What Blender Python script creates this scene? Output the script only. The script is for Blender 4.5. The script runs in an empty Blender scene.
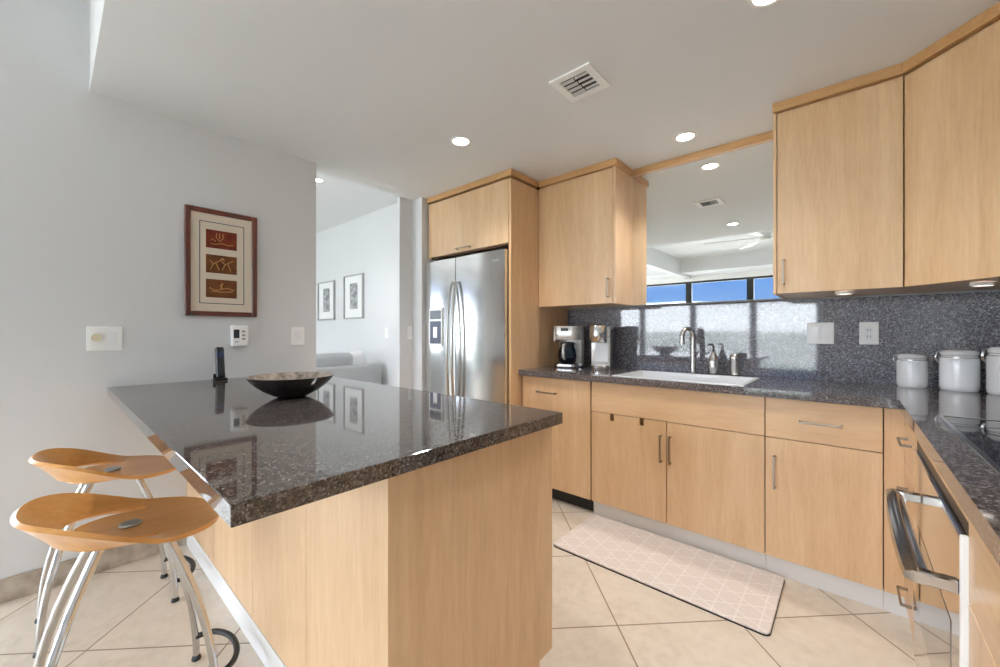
import bpy, bmesh, math, random
from mathutils import Vector, Matrix
random.seed(4)
PI = math.pi
C = bpy.context.scene.collection

# ------------------------------------------------------------------ camera, sky, sun, exposure
CAM_Z = 1.189
cam_data = bpy.data.cameras.new('camera')
cam = bpy.data.objects.new('camera', cam_data)
C.objects.link(cam)
cam_data.sensor_width = 36.0
cam_data.lens = 397.0 * 36.0 / 1000.0
cam_data.shift_y = -0.001
cam_data.clip_start = 0.02
cam_data.clip_end = 9000
cam.location = (0, 0, CAM_Z)
cam.rotation_euler = (PI / 2, 0, math.radians(41.4))
bpy.context.scene.camera = cam

world = bpy.data.worlds.new('sky')
bpy.context.scene.world = world
world.use_nodes = True
wn = world.node_tree
wn.nodes.clear()
w_out = wn.nodes.new('ShaderNodeOutputWorld')
w_bg = wn.nodes.new('ShaderNodeBackground')
w_tc = wn.nodes.new('ShaderNodeTexCoord')
w_sep = wn.nodes.new('ShaderNodeSeparateXYZ')
w_map = wn.nodes.new('ShaderNodeMapRange')
w_map.inputs['From Min'].default_value = 0.0
w_map.inputs['From Max'].default_value = 0.5
w_ramp = wn.nodes.new('ShaderNodeValToRGB')
w_noise = wn.nodes.new('ShaderNodeTexNoise')
w_noise.inputs['Scale'].default_value = 4.0
w_noise.inputs['Detail'].default_value = 5.0
w_mul = wn.nodes.new('ShaderNodeMath'); w_mul.operation = 'MULTIPLY_ADD'
w_mul.inputs[1].default_value = 0.02
w_sub = wn.nodes.new('ShaderNodeMath'); w_sub.operation = 'SUBTRACT'; w_sub.inputs[1].default_value = 0.01
cr = w_ramp.color_ramp
SKY_K = 1.0
stops = [(0.0, (.72, .77, .82)), (.118, (.72, .78, .85)), (.138, (.015, .029, .058)), (.24, (.0105, .024, .058)), (.36, (.78, .87, 1.0)), (1.0, (.82, .90, 1.0))]
cr.elements[0].position = stops[0][0]; cr.elements[0].color = (*stops[0][1], 1)
cr.elements[1].position = stops[-1][0]; cr.elements[1].color = (*stops[-1][1], 1)
for p, c in stops[1:-1]:
    e = cr.elements.new(p); e.color = (*c, 1)
w_bg.inputs['Strength'].default_value = 6.9
L = wn.links
L.new(w_tc.outputs['Generated'], w_sep.inputs[0])
L.new(w_tc.outputs['Generated'], w_noise.inputs['Vector'])
L.new(w_noise.outputs['Fac'], w_mul.inputs[0])
L.new(w_sep.outputs['Z'], w_sub.inputs[0])
L.new(w_sub.outputs[0], w_mul.inputs[2])
L.new(w_mul.outputs[0], w_map.inputs['Value'])
L.new(w_map.outputs['Result'], w_ramp.inputs['Fac'])
L.new(w_ramp.outputs['Color'], w_bg.inputs['Color'])
L.new(w_bg.outputs[0], w_out.inputs['Surface'])

sun_data = bpy.data.lights.new('sun', 'SUN')
sun_data.energy = 5.0
sun_data.angle = math.radians(0.6)
sun_data.color = (1, .95, .88)
sun = bpy.data.objects.new('sun', sun_data)
C.objects.link(sun)
sun.rotation_euler = (math.radians(42), 0, math.radians(-14))   # high sun beyond the window wall

vs = bpy.context.scene.view_settings
vs.view_transform = 'Standard'
vs.look = 'None'
vs.gamma = 1.0
vs.use_curve_mapping = False
vs.exposure = 1.24
bpy.context.scene.cycles.max_bounces = 12
bpy.context.scene.cycles.diffuse_bounces = 6
bpy.context.scene.cycles.glossy_bounces = 6
bpy.context.scene.cycles.sample_clamp_indirect = 8.0
bpy.context.scene.cycles.use_denoising = True

# ------------------------------------------------------------------ room numbers
H = 2.375                 # kitchen ceiling
H_TRAY = 2.80             # raised ceiling of dining and living area
XL, XLB = -2.80, -2.95    # left wall faces
XR = 0.80                 # right wall
YB = 3.00                 # sink wall
YW = -4.30                # window wall
Z_CT, T_CT = 0.914, 0.038 # counter top, thickness
Y_DOOR = 2.33             # door plane of the sink run
X_DOOR = 0.168            # door plane of the oven run
Y_MIR = 2.825

# ------------------------------------------------------------------ materials
def new_mat(name):
    m = bpy.data.materials.new(name); m.use_nodes = True
    nt = m.node_tree
    b = nt.nodes['Principled BSDF']
    return m, nt, b

def srgb(r, g, b):
    f = lambda c: (c / 255 / 12.92) if c / 255 <= 0.04045 else ((c / 255 + 0.055) / 1.055) ** 2.4
    return (f(r), f(g), f(b))

def setb(b, **k):
    for kk, v in k.items():
        b.inputs[kk.replace('_', ' ')].default_value = v

def plain(name, col, rough=0.5, metal=0.0, spec=0.5, coat=0.0, bump=0.0, bump_scale=60.0, aniso=0.0):
    m, nt, b = new_mat(name)
    b.inputs['Base Color'].default_value = (*col, 1)
    b.inputs['Roughness'].default_value = rough
    b.inputs['Metallic'].default_value = metal
    b.inputs['Specular IOR Level'].default_value = spec
    b.inputs['Coat Weight'].default_value = coat
    # faint procedural mottling so no surface is perfectly flat
    tc = nt.nodes.new('ShaderNodeTexCoord')
    n = nt.nodes.new('ShaderNodeTexNoise'); n.inputs['Scale'].default_value = bump_scale; n.inputs['Detail'].default_value = 3
    nt.links.new(tc.outputs['Object'], n.inputs['Vector'])
    mr = nt.nodes.new('ShaderNodeMapRange'); mr.inputs['To Min'].default_value = rough * 0.92; mr.inputs['To Max'].default_value = min(1, rough * 1.08)
    nt.links.new(n.outputs['Fac'], mr.inputs['Value'])
    nt.links.new(mr.outputs['Result'], b.inputs['Roughness'])
    if bump:
        bp = nt.nodes.new('ShaderNodeBump'); bp.inputs['Strength'].default_value = bump; bp.inputs['Distance'].default_value = 0.002
        nt.links.new(n.outputs['Fac'], bp.inputs['Height']); nt.links.new(bp.outputs['Normal'], b.inputs['Normal'])
    return m

def ramp(nt, stops, interp='LINEAR'):
    r = nt.nodes.new('ShaderNodeValToRGB'); r.color_ramp.interpolation = interp
    els = r.color_ramp.elements
    els[0].position = stops[0][0]; els[0].color = (*stops[0][1], 1)
    els[1].position = stops[-1][0]; els[1].color = (*stops[-1][1], 1)
    for p, c in stops[1:-1]:
        e = els.new(p); e.color = (*c, 1)
    return r

def wood(name, dark, mid, light, axis='z', rough=0.42, stretch=1.0, coat=0.6):
    m, nt, b = new_mat(name)
    tc = nt.nodes.new('ShaderNodeTexCoord')
    mp = nt.nodes.new('ShaderNodeMapping')
    s = {'z': (9, 9, .9), 'x': (.9, 9, 9), 'y': (9, .9, 9)}[axis]
    mp.inputs['Scale'].default_value = [q * stretch for q in s]
    nt.links.new(tc.outputs['Object'], mp.inputs['Vector'])
    n1 = nt.nodes.new('ShaderNodeTexNoise'); n1.inputs['Scale'].default_value = 1.0; n1.inputs['Detail'].default_value = 4; n1.inputs['Distortion'].default_value = 1.2
    nt.links.new(mp.outputs['Vector'], n1.inputs['Vector'])
    n2 = nt.nodes.new('ShaderNodeTexNoise'); n2.inputs['Scale'].default_value = 9.0; n2.inputs['Detail'].default_value = 5; n2.inputs['Roughness'].default_value = .65
    nt.links.new(mp.outputs['Vector'], n2.inputs['Vector'])
    mx = nt.nodes.new('ShaderNodeMix'); mx.data_type = 'FLOAT'; mx.inputs[0].default_value = .45
    nt.links.new(n1.outputs['Fac'], mx.inputs[2]); nt.links.new(n2.outputs['Fac'], mx.inputs[3])
    r = ramp(nt, [(.33, dark), (.5, mid), (.68, light)])
    nt.links.new(mx.outputs[0], r.inputs['Fac'])
    nt.links.new(r.outputs['Color'], b.inputs['Base Color'])
    setb(b, Roughness=rough, Coat_Weight=coat, Coat_Roughness=.3)
    return m

def granite(name, tint=(1, 1, 1), rough=.045, fl=1.0):
    m, nt, b = new_mat(name)
    tc = nt.nodes.new('ShaderNodeTexCoord')
    v1 = nt.nodes.new('ShaderNodeTexVoronoi'); v1.inputs['Scale'].default_value = 340; v1.inputs['Randomness'].default_value = 1
    v2 = nt.nodes.new('ShaderNodeTexVoronoi'); v2.inputs['Scale'].default_value = 170
    ns = nt.nodes.new('ShaderNodeTexNoise'); ns.inputs['Scale'].default_value = 45; ns.inputs['Detail'].default_value = 6; ns.inputs['Roughness'].default_value = .7
    for n in (v1, v2, ns):
        nt.links.new(tc.outputs['Object'], n.inputs['Vector'])
    t = lambda c: tuple(a * k for a, k in zip(c, tint))
    bw1 = nt.nodes.new('ShaderNodeSeparateColor'); nt.links.new(v1.outputs['Color'], bw1.inputs[0])
    bw2 = nt.nodes.new('ShaderNodeSeparateColor'); nt.links.new(v2.outputs['Color'], bw2.inputs[0])
    r1 = ramp(nt, [(0, t((.012, .011, .012))), (.28, t((.045, .040, .040))), (.5, t((.085, .078, .078))), (.72, t((.16, .13, .115))), (.9, t((.26 * fl, .245 * fl, .24 * fl))), (.95, t((.46 * fl, .45 * fl, .45 * fl))), (1, t((.62 * fl, .62 * fl, .63 * fl)))])
    nt.links.new(bw1.outputs[0], r1.inputs['Fac'])
    r2 = ramp(nt, [(0, t((.016, .014, .014))), (.4, t((.06, .055, .056))), (.75, t((.15, .125, .115))), (1, t((.32, .31, .32)))])
    nt.links.new(bw2.outputs[1], r2.inputs['Fac'])
    mx = nt.nodes.new('ShaderNodeMix'); mx.data_type = 'RGBA'
    nt.links.new(ns.outputs['Fac'], mx.inputs[0]); nt.links.new(r1.outputs['Color'], mx.inputs[6]); nt.links.new(r2.outputs['Color'], mx.inputs[7])
    nt.links.new(mx.outputs[2], b.inputs['Base Color'])
    setb(b, Roughness=rough, Specular_IOR_Level=.85)
    return m

M = {}
M['wall'] = plain('paint_wall', srgb(219, 220, 221), .75, bump=.05, bump_scale=180)
M['ceiling'] = plain('paint_ceiling', srgb(223, 224, 225), .85, bump=.06, bump_scale=220)
M['white_paint'] = plain('paint_white', srgb(240, 240, 238), .6)
M['maple'] = wood('maple_vertical', srgb(203, 163, 119), srgb(216, 179, 136), srgb(226, 193, 153), 'z')
M['maple_x'] = wood('maple_cross', srgb(203, 163, 119), srgb(216, 179, 136), srgb(226, 193, 153), 'x')
M['maple_y'] = wood('maple_cross_y', srgb(203, 163, 119), srgb(216, 179, 136), srgb(226, 193, 153), 'y')
M['maple_edge'] = wood('maple_trim', srgb(184, 138, 86), srgb(198, 153, 101), srgb(210, 167, 115), 'x')
M['seat_wood'] = wood('stool_beech', srgb(206, 142, 74), srgb(222, 162, 92), srgb(234, 180, 112), 'y', rough=.28, coat=.4)
M['carcass'] = plain('cabinet_inside', srgb(92, 66, 40), .6)
M['granite'] = granite('granite', (.78, .73, .70), fl=.8)  # island copy of the one stone, dimmer light put into its darker tint
M['granite_counter_lit'] = granite('granite_counter_lit', (1.15, 1.15, 1.20), fl=.6)  # same stone again, tint raised to carry the light on the counter
M['granite_wall_lit'] = granite('granite_backsplash_lit', (2.1, 2.35, 2.8), fl=.42)  # same stone, window light painted in as a paler, bluer tint
M['steel'] = plain('brushed_steel', (.66, .66, .65), .17, 1.0, bump_scale=12)
M['steel_polished'] = plain('polished_steel', (.74, .73, .71), .07, 1.0)
M['chrome'] = plain('chrome', (.58, .57, .555), .1, 1.0)
M['nickel'] = plain('nickel_pull', (.33, .28, .23), .32, 1.0)
M['faucet'] = plain('satin_nickel', (.58, .57, .55), .24, 1.0)
M['sink'] = plain('sink_steel', (.80, .81, .82), .42, .45)
M['mirror'] = plain('mirror_silver', (.92, .94, .92), .0, 1.0)
M['black_glass'] = plain('black_glass', (.006, .006, .008), .03, spec=.6)
M['oven_glass'] = plain('oven_mirror_glass', (.42, .41, .40), .03, 1.0)
M['black'] = plain('black_plastic', (.012, .012, .013), .35)
M['rubber'] = plain('black_rubber', (.015, .015, .016), .5)
M['black_metal'] = plain('black_anodised', (.018, .018, .02), .4)
M['navy'] = plain('navy_plastic', (.03, .04, .10), .3)
M['ceramic'] = plain('white_ceramic', srgb(248, 249, 251), .12, coat=.3)
M['plate'] = plain('white_plate', srgb(250, 250, 249), .3)
M['almond'] = plain('almond_plastic', srgb(214, 204, 176), .35)
M['lcd'] = plain('lcd_grey', srgb(58, 66, 72), .2)
M['kick'] = plain('white_stone_kick', srgb(226, 224, 222), .35)
M['cherry'] = wood('cherry_frame', srgb(70, 26, 14), srgb(98, 38, 20), srgb(122, 54, 28), 'z', rough=.3)
M['cream_mat'] = plain('picture_mat', srgb(226, 214, 196), .8)
M['blue_line'] = plain('mat_line', srgb(70, 84, 100), .8)
M['ink'] = plain('print_figures', srgb(200, 150, 92), .8)
M['glass_picture'] = None
M['frame_grey'] = plain('frame_grey', srgb(168, 168, 166), .4)
M['mat_white'] = plain('mat_white', srgb(236, 236, 236), .8)
M['sofa'] = plain('sofa_fabric', srgb(176, 177, 178), .9, bump=.2, bump_scale=300)
M['pillow'] = plain('pillow_fabric', srgb(222, 222, 222), .9, bump=.2, bump_scale=300)
M['bowl_out'] = plain('bowl_black', (.010, .009, .009), .18, coat=.4)
M['silver_plastic'] = plain('silver_plastic', (.62, .61, .59), .28, .45)
M['pale_panel'] = plain('pale_panel', srgb(214, 218, 222), .2)
M['emblem'] = plain('steel_emblem', (.42, .44, .46), .35, 1.0)

def tile_mat():
    m, nt, b = new_mat('stone_floor_tile')
    tc = nt.nodes.new('ShaderNodeTexCoord')
    mp = nt.nodes.new('ShaderNodeMapping')
    mp.inputs['Rotation'].default_value = (0, 0, -PI / 4)
    mp.inputs['Location'].default_value = (-.577 + 50.7, -1.578 + 50.7, 0)
    nt.links.new(tc.outputs['Object'], mp.inputs['Vector'])
    br = nt.nodes.new('ShaderNodeTexBrick')
    br.offset = 0.0; br.squash = 1.0
    br.inputs['Scale'].default_value = 1.0
    br.inputs['Brick Width'].default_value = .507
    br.inputs['Row Height'].default_value = .507
    br.inputs['Mortar Size'].default_value = .0032
    br.inputs['Mortar Smooth'].default_value = .1
    br.inputs['Color1'].default_value = (1, 1, 1, 1)
    br.inputs['Color2'].default_value = (.90, .90, .90, 1)
    br.inputs['Mortar'].default_value = (1, 1, 1, 1)
    nt.links.new(mp.outputs['Vector'], br.inputs['Vector'])
    n1 = nt.nodes.new('ShaderNodeTexNoise'); n1.inputs['Scale'].default_value = 3.5; n1.inputs['Detail'].default_value = 8; n1.inputs['Roughness'].default_value = .62; n1.inputs['Distortion'].default_value = .8
    n2 = nt.nodes.new('ShaderNodeTexNoise'); n2.inputs['Scale'].default_value = 28; n2.inputs['Detail'].default_value = 6
    for n in (n1, n2): nt.links.new(tc.outputs['Object'], n.inputs['Vector'])
    mx = nt.nodes.new('ShaderNodeMix'); mx.data_type = 'FLOAT'; mx.inputs[0].default_value = .35
    nt.links.new(n1.outputs['Fac'], mx.inputs[2]); nt.links.new(n2.outputs['Fac'], mx.inputs[3])
    r = ramp(nt, [(.3, srgb(202, 189, 170)), (.48, srgb(219, 207, 190)), (.7, srgb(231, 221, 206))])
    nt.links.new(mx.outputs[0], r.inputs['Fac'])
    mul = nt.nodes.new('ShaderNodeMix'); mul.data_type = 'RGBA'; mul.blend_type = 'MULTIPLY'; mul.inputs[0].default_value = .7
    nt.links.new(r.outputs['Color'], mul.inputs[6]); nt.links.new(br.outputs['Color'], mul.inputs[7])
    fin = nt.nodes.new('ShaderNodeMix'); fin.data_type = 'RGBA'
    nt.links.new(br.outputs['Fac'], fin.inputs[0]); nt.links.new(mul.outputs[2], fin.inputs[6]); fin.inputs[7].default_value = (*srgb(146, 126, 104), 1)
    nt.links.new(fin.outputs[2], b.inputs['Base Color'])
    bp = nt.nodes.new('ShaderNodeBump'); bp.invert = True; bp.inputs['Strength'].default_value = .3; bp.inputs['Distance'].default_value = .002
    nt.links.new(br.outputs['Fac'], bp.inputs['Height']); nt.links.new(bp.outputs['Normal'], b.inputs['Normal'])
    setb(b, Roughness=.34, Specular_IOR_Level=.5)
    return m
M['tile'] = tile_mat()

def stone_skirting():
    m, nt, b = new_mat('stone_skirting')
    tc = nt.nodes.new('ShaderNodeTexCoord')
    n1 = nt.nodes.new('ShaderNodeTexNoise'); n1.inputs['Scale'].default_value = 14; n1.inputs['Detail'].default_value = 8
    nt.links.new(tc.outputs['Object'], n1.inputs['Vector'])
    r = ramp(nt, [(.3, srgb(150, 138, 122)), (.7, srgb(200, 190, 176))])
    nt.links.new(n1.outputs['Fac'], r.inputs['Fac']); nt.links.new(r.outputs['Color'], b.inputs['Base Color'])
    setb(b, Roughness=.4)
    return m
M['skirting'] = stone_skirting()

def mat_rug():
    m, nt, b = new_mat('cushioned_mat')
    tc = nt.nodes.new('ShaderNodeTexCoord')
    sp = nt.nodes.new('ShaderNodeSeparateXYZ'); nt.links.new(tc.outputs['Object'], sp.inputs[0])
    def mth(op, a, bb=None, c=None):
        n = nt.nodes.new('ShaderNodeMath'); n.operation = op
        for i, v in enumerate((a, bb, c)):
            if v is None: continue
            if isinstance(v, (int, float)): n.inputs[i].default_value = v
            else: nt.links.new(v, n.inputs[i])
        return n.outputs[0]
    k = 1 / .085
    def line(ax, ay, w):
        t = mth('ADD', mth('MULTIPLY', sp.outputs['X'], ax * k), mth('MULTIPLY', sp.outputs['Y'], ay * k))
        f = mth('ABSOLUTE', mth('SUBTRACT', mth('FRACT', mth('ADD', t, 100.0)), .5))
        return mth('LESS_THAN', f, w)
    a1 = line(1, 0, .035); a2 = line(.5, .866, .035); a3 = line(.5, -.866, .035)
    mxl = mth('MAXIMUM', mth('MULTIPLY', a1, .8), mth('MAXIMUM', a2, a3))
    mx = nt.nodes.new('ShaderNodeMix'); mx.data_type = 'RGBA'
    nt.links.new(mth('MULTIPLY', mxl, .55), mx.inputs[0])
    mx.inputs[6].default_value = (*srgb(224, 213, 206), 1); mx.inputs[7].default_value = (*srgb(248, 243, 238), 1)
    nt.links.new(mx.outputs[2], b.inputs['Base Color'])
    bp = nt.nodes.new('ShaderNodeBump'); bp.invert = True; bp.inputs['Strength'].default_value = .4; bp.inputs['Distance'].default_value = .001
    nt.links.new(mxl, bp.inputs['Height']); nt.links.new(bp.outputs['Normal'], b.inputs['Normal'])
    setb(b, Roughness=.55)
    return m
M['rug'] = mat_rug()

def print_panel(name, c1, c2):
    m, nt, b = new_mat(name)
    tc = nt.nodes.new('ShaderNodeTexCoord')
    n1 = nt.nodes.new('ShaderNodeTexNoise'); n1.inputs['Scale'].default_value = 22; n1.inputs['Detail'].default_value = 7; n1.inputs['Roughness'].default_value = .7
    nt.links.new(tc.outputs['Object'], n1.inputs['Vector'])
    r = ramp(nt, [(.35, c1), (.7, c2)])
    nt.links.new(n1.outputs['Fac'], r.inputs['Fac']); nt.links.new(r.outputs['Color'], b.inputs['Base Color'])
    setb(b, Roughness=.8)
    return m
M['print_red'] = print_panel('print_red', srgb(104, 34, 16), srgb(142, 62, 32))
M['print_brown'] = print_panel('print_brown', srgb(94, 52, 22), srgb(138, 84, 42))
M['print_grey'] = print_panel('print_grey', srgb(90, 92, 96), srgb(216, 216, 216))
M['bowl_in'] = print_panel('bowl_inside', srgb(96, 84, 74), srgb(190, 178, 166))

def pane_mat(name, gloss=.06, tint=(1, 1, 1)):
    m = bpy.data.materials.new(name); m.use_nodes = True
    nt = m.node_tree; nt.nodes.clear()
    o = nt.nodes.new('ShaderNodeOutputMaterial'); mx = nt.nodes.new('ShaderNodeMixShader')
    tr = nt.nodes.new('ShaderNodeBsdfTransparent'); gl = nt.nodes.new('ShaderNodeBsdfGlossy')
    tr.inputs['Color'].default_value = (*tint, 1); gl.inputs['Roughness'].default_value = .01
    fr = nt.nodes.new('ShaderNodeFresnel'); fr.inputs['IOR'].default_value = 1.45
    nt.links.new(fr.outputs[0], mx.inputs[0]); nt.links.new(tr.outputs[0], mx.inputs[1]); nt.links.new(gl.outputs[0], mx.inputs[2])
    nt.links.new(mx.outputs[0], o.inputs['Surface'])
    return m
M['pane'] = pane_mat('window_glass')
M['carafe'] = pane_mat('carafe_glass', tint=(.45, .55, .62))

def emit_mat(name, col, k):
    m, nt, b = new_mat(name)
    b.inputs['Base Color'].default_value = (.9, .9, .9, 1)
    b.inputs['Emission Color'].default_value = (*col, 1); b.inputs['Emission Strength'].default_value = k
    return m
M['lamp'] = emit_mat('lamp_lens', (1, .93, .84), 9.0)
M['lamp_soft'] = emit_mat('puck_lens', (1, .92, .80), 1.2)
M['screen'] = plain('phone_screen', (.05, .06, .12), .2)

def land_mat():
    m, nt, b = new_mat('valley_floor_hazed')
    tc = nt.nodes.new('ShaderNodeTexCoord')
    n1 = nt.nodes.new('ShaderNodeTexNoise'); n1.inputs['Scale'].default_value = .02; n1.inputs['Detail'].default_value = 9; n1.inputs['Roughness'].default_value = .7
    nt.links.new(tc.outputs['Object'], n1.inputs['Vector'])
    r = ramp(nt, [(.38, (.12, .16, .13)), (.48, (.20, .23, .20)), (.55, (.46, .44, .42)), (.62, (.22, .25, .22)), (.75, (.60, .58, .56))])  # land colours paled and greyed, distance haze painted in
    nt.links.new(n1.outputs['Fac'], r.inputs['Fac']); nt.links.new(r.outputs['Color'], b.inputs['Base Color'])
    setb(b, Roughness=.9)
    return m
M['land'] = land_mat()

# ------------------------------------------------------------------ mesh helpers (everything in room metres)
def add_box(bm, x0, x1, y0, y1, z0, z1, bev=0.0, seg=1):
    tmp = bmesh.new()
    r = bmesh.ops.create_cube(tmp, size=1.0)
    for v in tmp.verts:
        v.co = Vector(((x0 + x1) / 2 + v.co.x * abs(x1 - x0), (y0 + y1) / 2 + v.co.y * abs(y1 - y0), (z0 + z1) / 2 + v.co.z * abs(z1 - z0)))
    if bev > 0:
        bmesh.ops.bevel(tmp, geom=list(tmp.edges), offset=bev, segments=seg, profile=.5, affect='EDGES')
    merge(bm, tmp)
    return bm

def merge(bm, tmp, mat=None):
    me = bpy.data.meshes.new('tmp'); tmp.to_mesh(me); tmp.free()
    if mat is not None: me.transform(mat)
    bm.from_mesh(me); bpy.data.meshes.remove(me)

def box(*a, **k):
    return add_box(bmesh.new(), *a, **k)

def add_prism(bm, pts, z0, z1, bev=0.0, seg=1):
    tmp = bmesh.new()
    vb = [tmp.verts.new((x, y, z0)) for x, y in pts]; vt = [tmp.verts.new((x, y, z1)) for x, y in pts]
    n = len(pts)
    tmp.faces.new(vb[::-1]); tmp.faces.new(vt)
    for i in range(n):
        tmp.faces.new((vb[i], vb[(i + 1) % n], vt[(i + 1) % n], vt[i]))
    bmesh.ops.recalc_face_normals(tmp, faces=tmp.faces)
    if bev > 0:
        bmesh.ops.bevel(tmp, geom=list(tmp.edges), offset=bev, segments=seg, profile=.5, affect='EDGES')
    merge(bm, tmp); return bm

def add_tube(bm, pts, r, seg=12, caps=True):
    pts = [Vector(p) for p in pts]
    rs = r if isinstance(r, (list, tuple)) else [r] * len(pts)
    tans = []
    for i in range(len(pts)):
        a = pts[max(0, i - 1)]; b = pts[min(len(pts) - 1, i + 1)]
        tans.append((b - a).normalized())
    up = Vector((0, 0, 1)) if abs(tans[0].z) < .9 else Vector((1, 0, 0))
    nrm = (up - tans[0] * up.dot(tans[0])).normalized()
    rings = []
    for p, t, rr in zip(pts, tans, rs):
        nrm = (nrm - t * nrm.dot(t)).normalized(); bn = t.cross(nrm)
        rings.append([bm.verts.new(p + (nrm * math.cos(2 * PI * k / seg) + bn * math.sin(2 * PI * k / seg)) * rr) for k in range(seg)])
    for a, b in zip(rings[:-1], rings[1:]):
        for k in range(seg):
            bm.faces.new((a[k], a[(k + 1) % seg], b[(k + 1) % seg], b[k]))
    if caps:
        bm.faces.new(rings[0][::-1]); bm.faces.new(rings[-1])
    return bm

def add_lathe(bm, prof, cx=0, cy=0, seg=40, caps=True):
    rings = []
    for r, z in prof:
        rings.append([bm.verts.new((cx + max(r, 1e-4) * math.cos(2 * PI * k / seg), cy + max(r, 1e-4) * math.sin(2 * PI * k / seg), z)) for k in range(seg)])
    for a, b in zip(rings[:-1], rings[1:]):
        for k in range(seg):
            bm.faces.new((a[k], a[(k + 1) % seg], b[(k + 1) % seg], b[k]))
    if caps:
        bm.faces.new(rings[0][::-1]); bm.faces.new(rings[-1])
    return bm

def arc(c, r, a0, a1, n, plane='xy'):
    out = []
    for i in range(n + 1):
        a = a0 + (a1 - a0) * i / n
        u, v = r * math.cos(a), r * math.sin(a)
        out.append({'xy': (c[0] + u, c[1] + v, c[2]), 'yz': (c[0], c[1] + u, c[2] + v), 'xz': (c[0] + u, c[1], c[2] + v)}[plane])
    return out

def origin_of(o):
    v = Vector((0, 0, 0))
    while o is not None:
        v += o.location; o = o.parent
    return v

def obj(name, bm, mat, parent=None, at=None, smooth=35):
    """Link the bmesh (room coordinates) as ONE mesh object under parent; at = the object's own origin."""
    base = origin_of(parent) if parent else Vector((0, 0, 0))
    loc = Vector(at) - base if at is not None else Vector((0, 0, 0))
    bmesh.ops.recalc_face_normals(bm, faces=bm.faces)
    me = bpy.data.meshes.new(name)
    bmesh.ops.translate(bm, verts=bm.verts, vec=-(base + loc))
    bm.to_mesh(me); bm.free()
    if smooth:
        for p in me.polygons: p.use_smooth = True
        me.set_sharp_from_angle(angle=math.radians(smooth))
    me.materials.append(mat)
    o = bpy.data.objects.new(name, me); C.objects.link(o)
    o.location = loc
    if parent: o.parent = parent
    return o

def tag(o, label, cat, group=None, kind=None):
    o['label'] = label; o['category'] = cat
    if group: o['group'] = group
    if kind: o['kind'] = kind
    return o

def thing(name, label, cat, loc, group=None):
    o = bpy.data.objects.new(name, None); C.objects.link(o)
    o.location = loc; o.empty_display_size = .05
    return tag(o, label, cat, group)

def struct(name, bm, mat, parent=None, smooth=0):
    o = obj(name, bm, mat, parent, smooth=smooth)
    if not parent: o['kind'] = 'structure'
    return o

def dup(root, loc, label, group=None):
    r = root.copy(); C.objects.link(r); r.location = loc
    r['label'] = label
    if group: r['group'] = group
    for ch in list(root.children):
        c = ch.copy(); C.objects.link(c); c.parent = r
        for g in list(ch.children):
            d = g.copy(); C.objects.link(d); d.parent = c
    return r

def pull_v(bm_face_y, x, z0, z1, parent, sgn=-1):
    """vertical wire pull in front of a face that looks along -y"""
    y = bm_face_y
    b = bmesh.new(); out = y + sgn * .028
    add_box(b, x - .0045, x + .0045, out - .0035, out + .0035, z0, z1, .001)
    for z in (z0 + .004, z1 - .004):
        add_box(b, x - .0045, x + .0045, min(y, out), max(y, out), z - .004, z + .004)
    return obj('handle', b, M['nickel'], parent)

def pull_h(y, x0, x1, z, parent, sgn=-1, mat=None):
    b = bmesh.new(); out = y + sgn * .028
    add_box(b, x0, x1, out - .0035, out + .0035, z - .0045, z + .0045, .001)
    for x in (x0 + .004, x1 - .004):
        add_box(b, x - .004, x + .004, min(y, out), max(y, out), z - .0045, z + .0045)
    return obj('handle', b, mat or M['nickel'], parent)

# ------------------------------------------------------------------ the setting
struct('floor', box(-7.5, XR + .1, YW - .1, YB + .1, -.12, 0), M['tile'])
struct('ceiling', box(XLB, XR + .1, .13, YB + .1, H, H_TRAY + .1), M['ceiling'])
struct('ceiling_tray', box(-7.5, XR + .1, YW - .1, .13, H_TRAY, H_TRAY + .1), M['ceiling'])
struct('ceiling_living', box(-7.5, XLB, .13, YB + .1, 2.70, H_TRAY + .1), M['ceiling'])
struct('ceiling_soffit', box(-7.5, XR + .1, YW, -3.55, 2.50, H_TRAY), M['ceiling'])
b = bmesh.new()
add_box(b, XLB, XL, -.2, 1.232, 0, H_TRAY)
struct('wall_left', b, M['wall'])
struct('wall_left_header', box(XLB, XL, YW, -.2, 2.45, H_TRAY), M['wall'])
struct('wall_back', box(XL, XR + .1, YB, YB + .1, 0, H_TRAY), M['wall'])
struct('wall_right', box(XR, XR + .1, YW, YB + .1, 0, H_TRAY), M['wall'])
struct('wall_living', box(-7.5, -2.97, 2.68, 2.78, 0, H_TRAY), M['wall'])
b = bmesh.new()
add_box(b, -7.6, -7.5, .075, 2.78, 0, H_TRAY); add_box(b, -7.6, -7.5, YW, -3.9, 0, H_TRAY); add_box(b, -7.6, -7.5, -3.9, .075, 2.385, H_TRAY)
struct('wall_living_end', b, M['wall'])
ys = [-3.9, -2.575, -1.25, .075]
for i in range(3):
    f = bmesh.new()
    add_box(f, -7.59, -7.51, ys[i], ys[i] + .06, 0, 2.385); add_box(f, -7.59, -7.51, ys[i + 1] - .06, ys[i + 1], 0, 2.385)
    add_box(f, -7.59, -7.51, ys[i] + .06, ys[i + 1] - .06, 2.34, 2.385); add_box(f, -7.59, -7.51, ys[i] + .06, ys[i + 1] - .06, 0, .06)
    w = obj('window_%d' % (i + 7), f, M['black_metal']); w['kind'] = 'structure'
    obj('pane', box(-7.555, -7.545, ys[i] + .06, ys[i + 1] - .06, .06, 2.34), M['pane'], w)
b = bmesh.new()
add_box(b, -2.99, -2.95, 2.02, 3.0, 0, H)
add_box(b, -2.95, -2.815, 2.155, 3.0, 0, H)
struct('wall_fridge', b, M['wall'])
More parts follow.
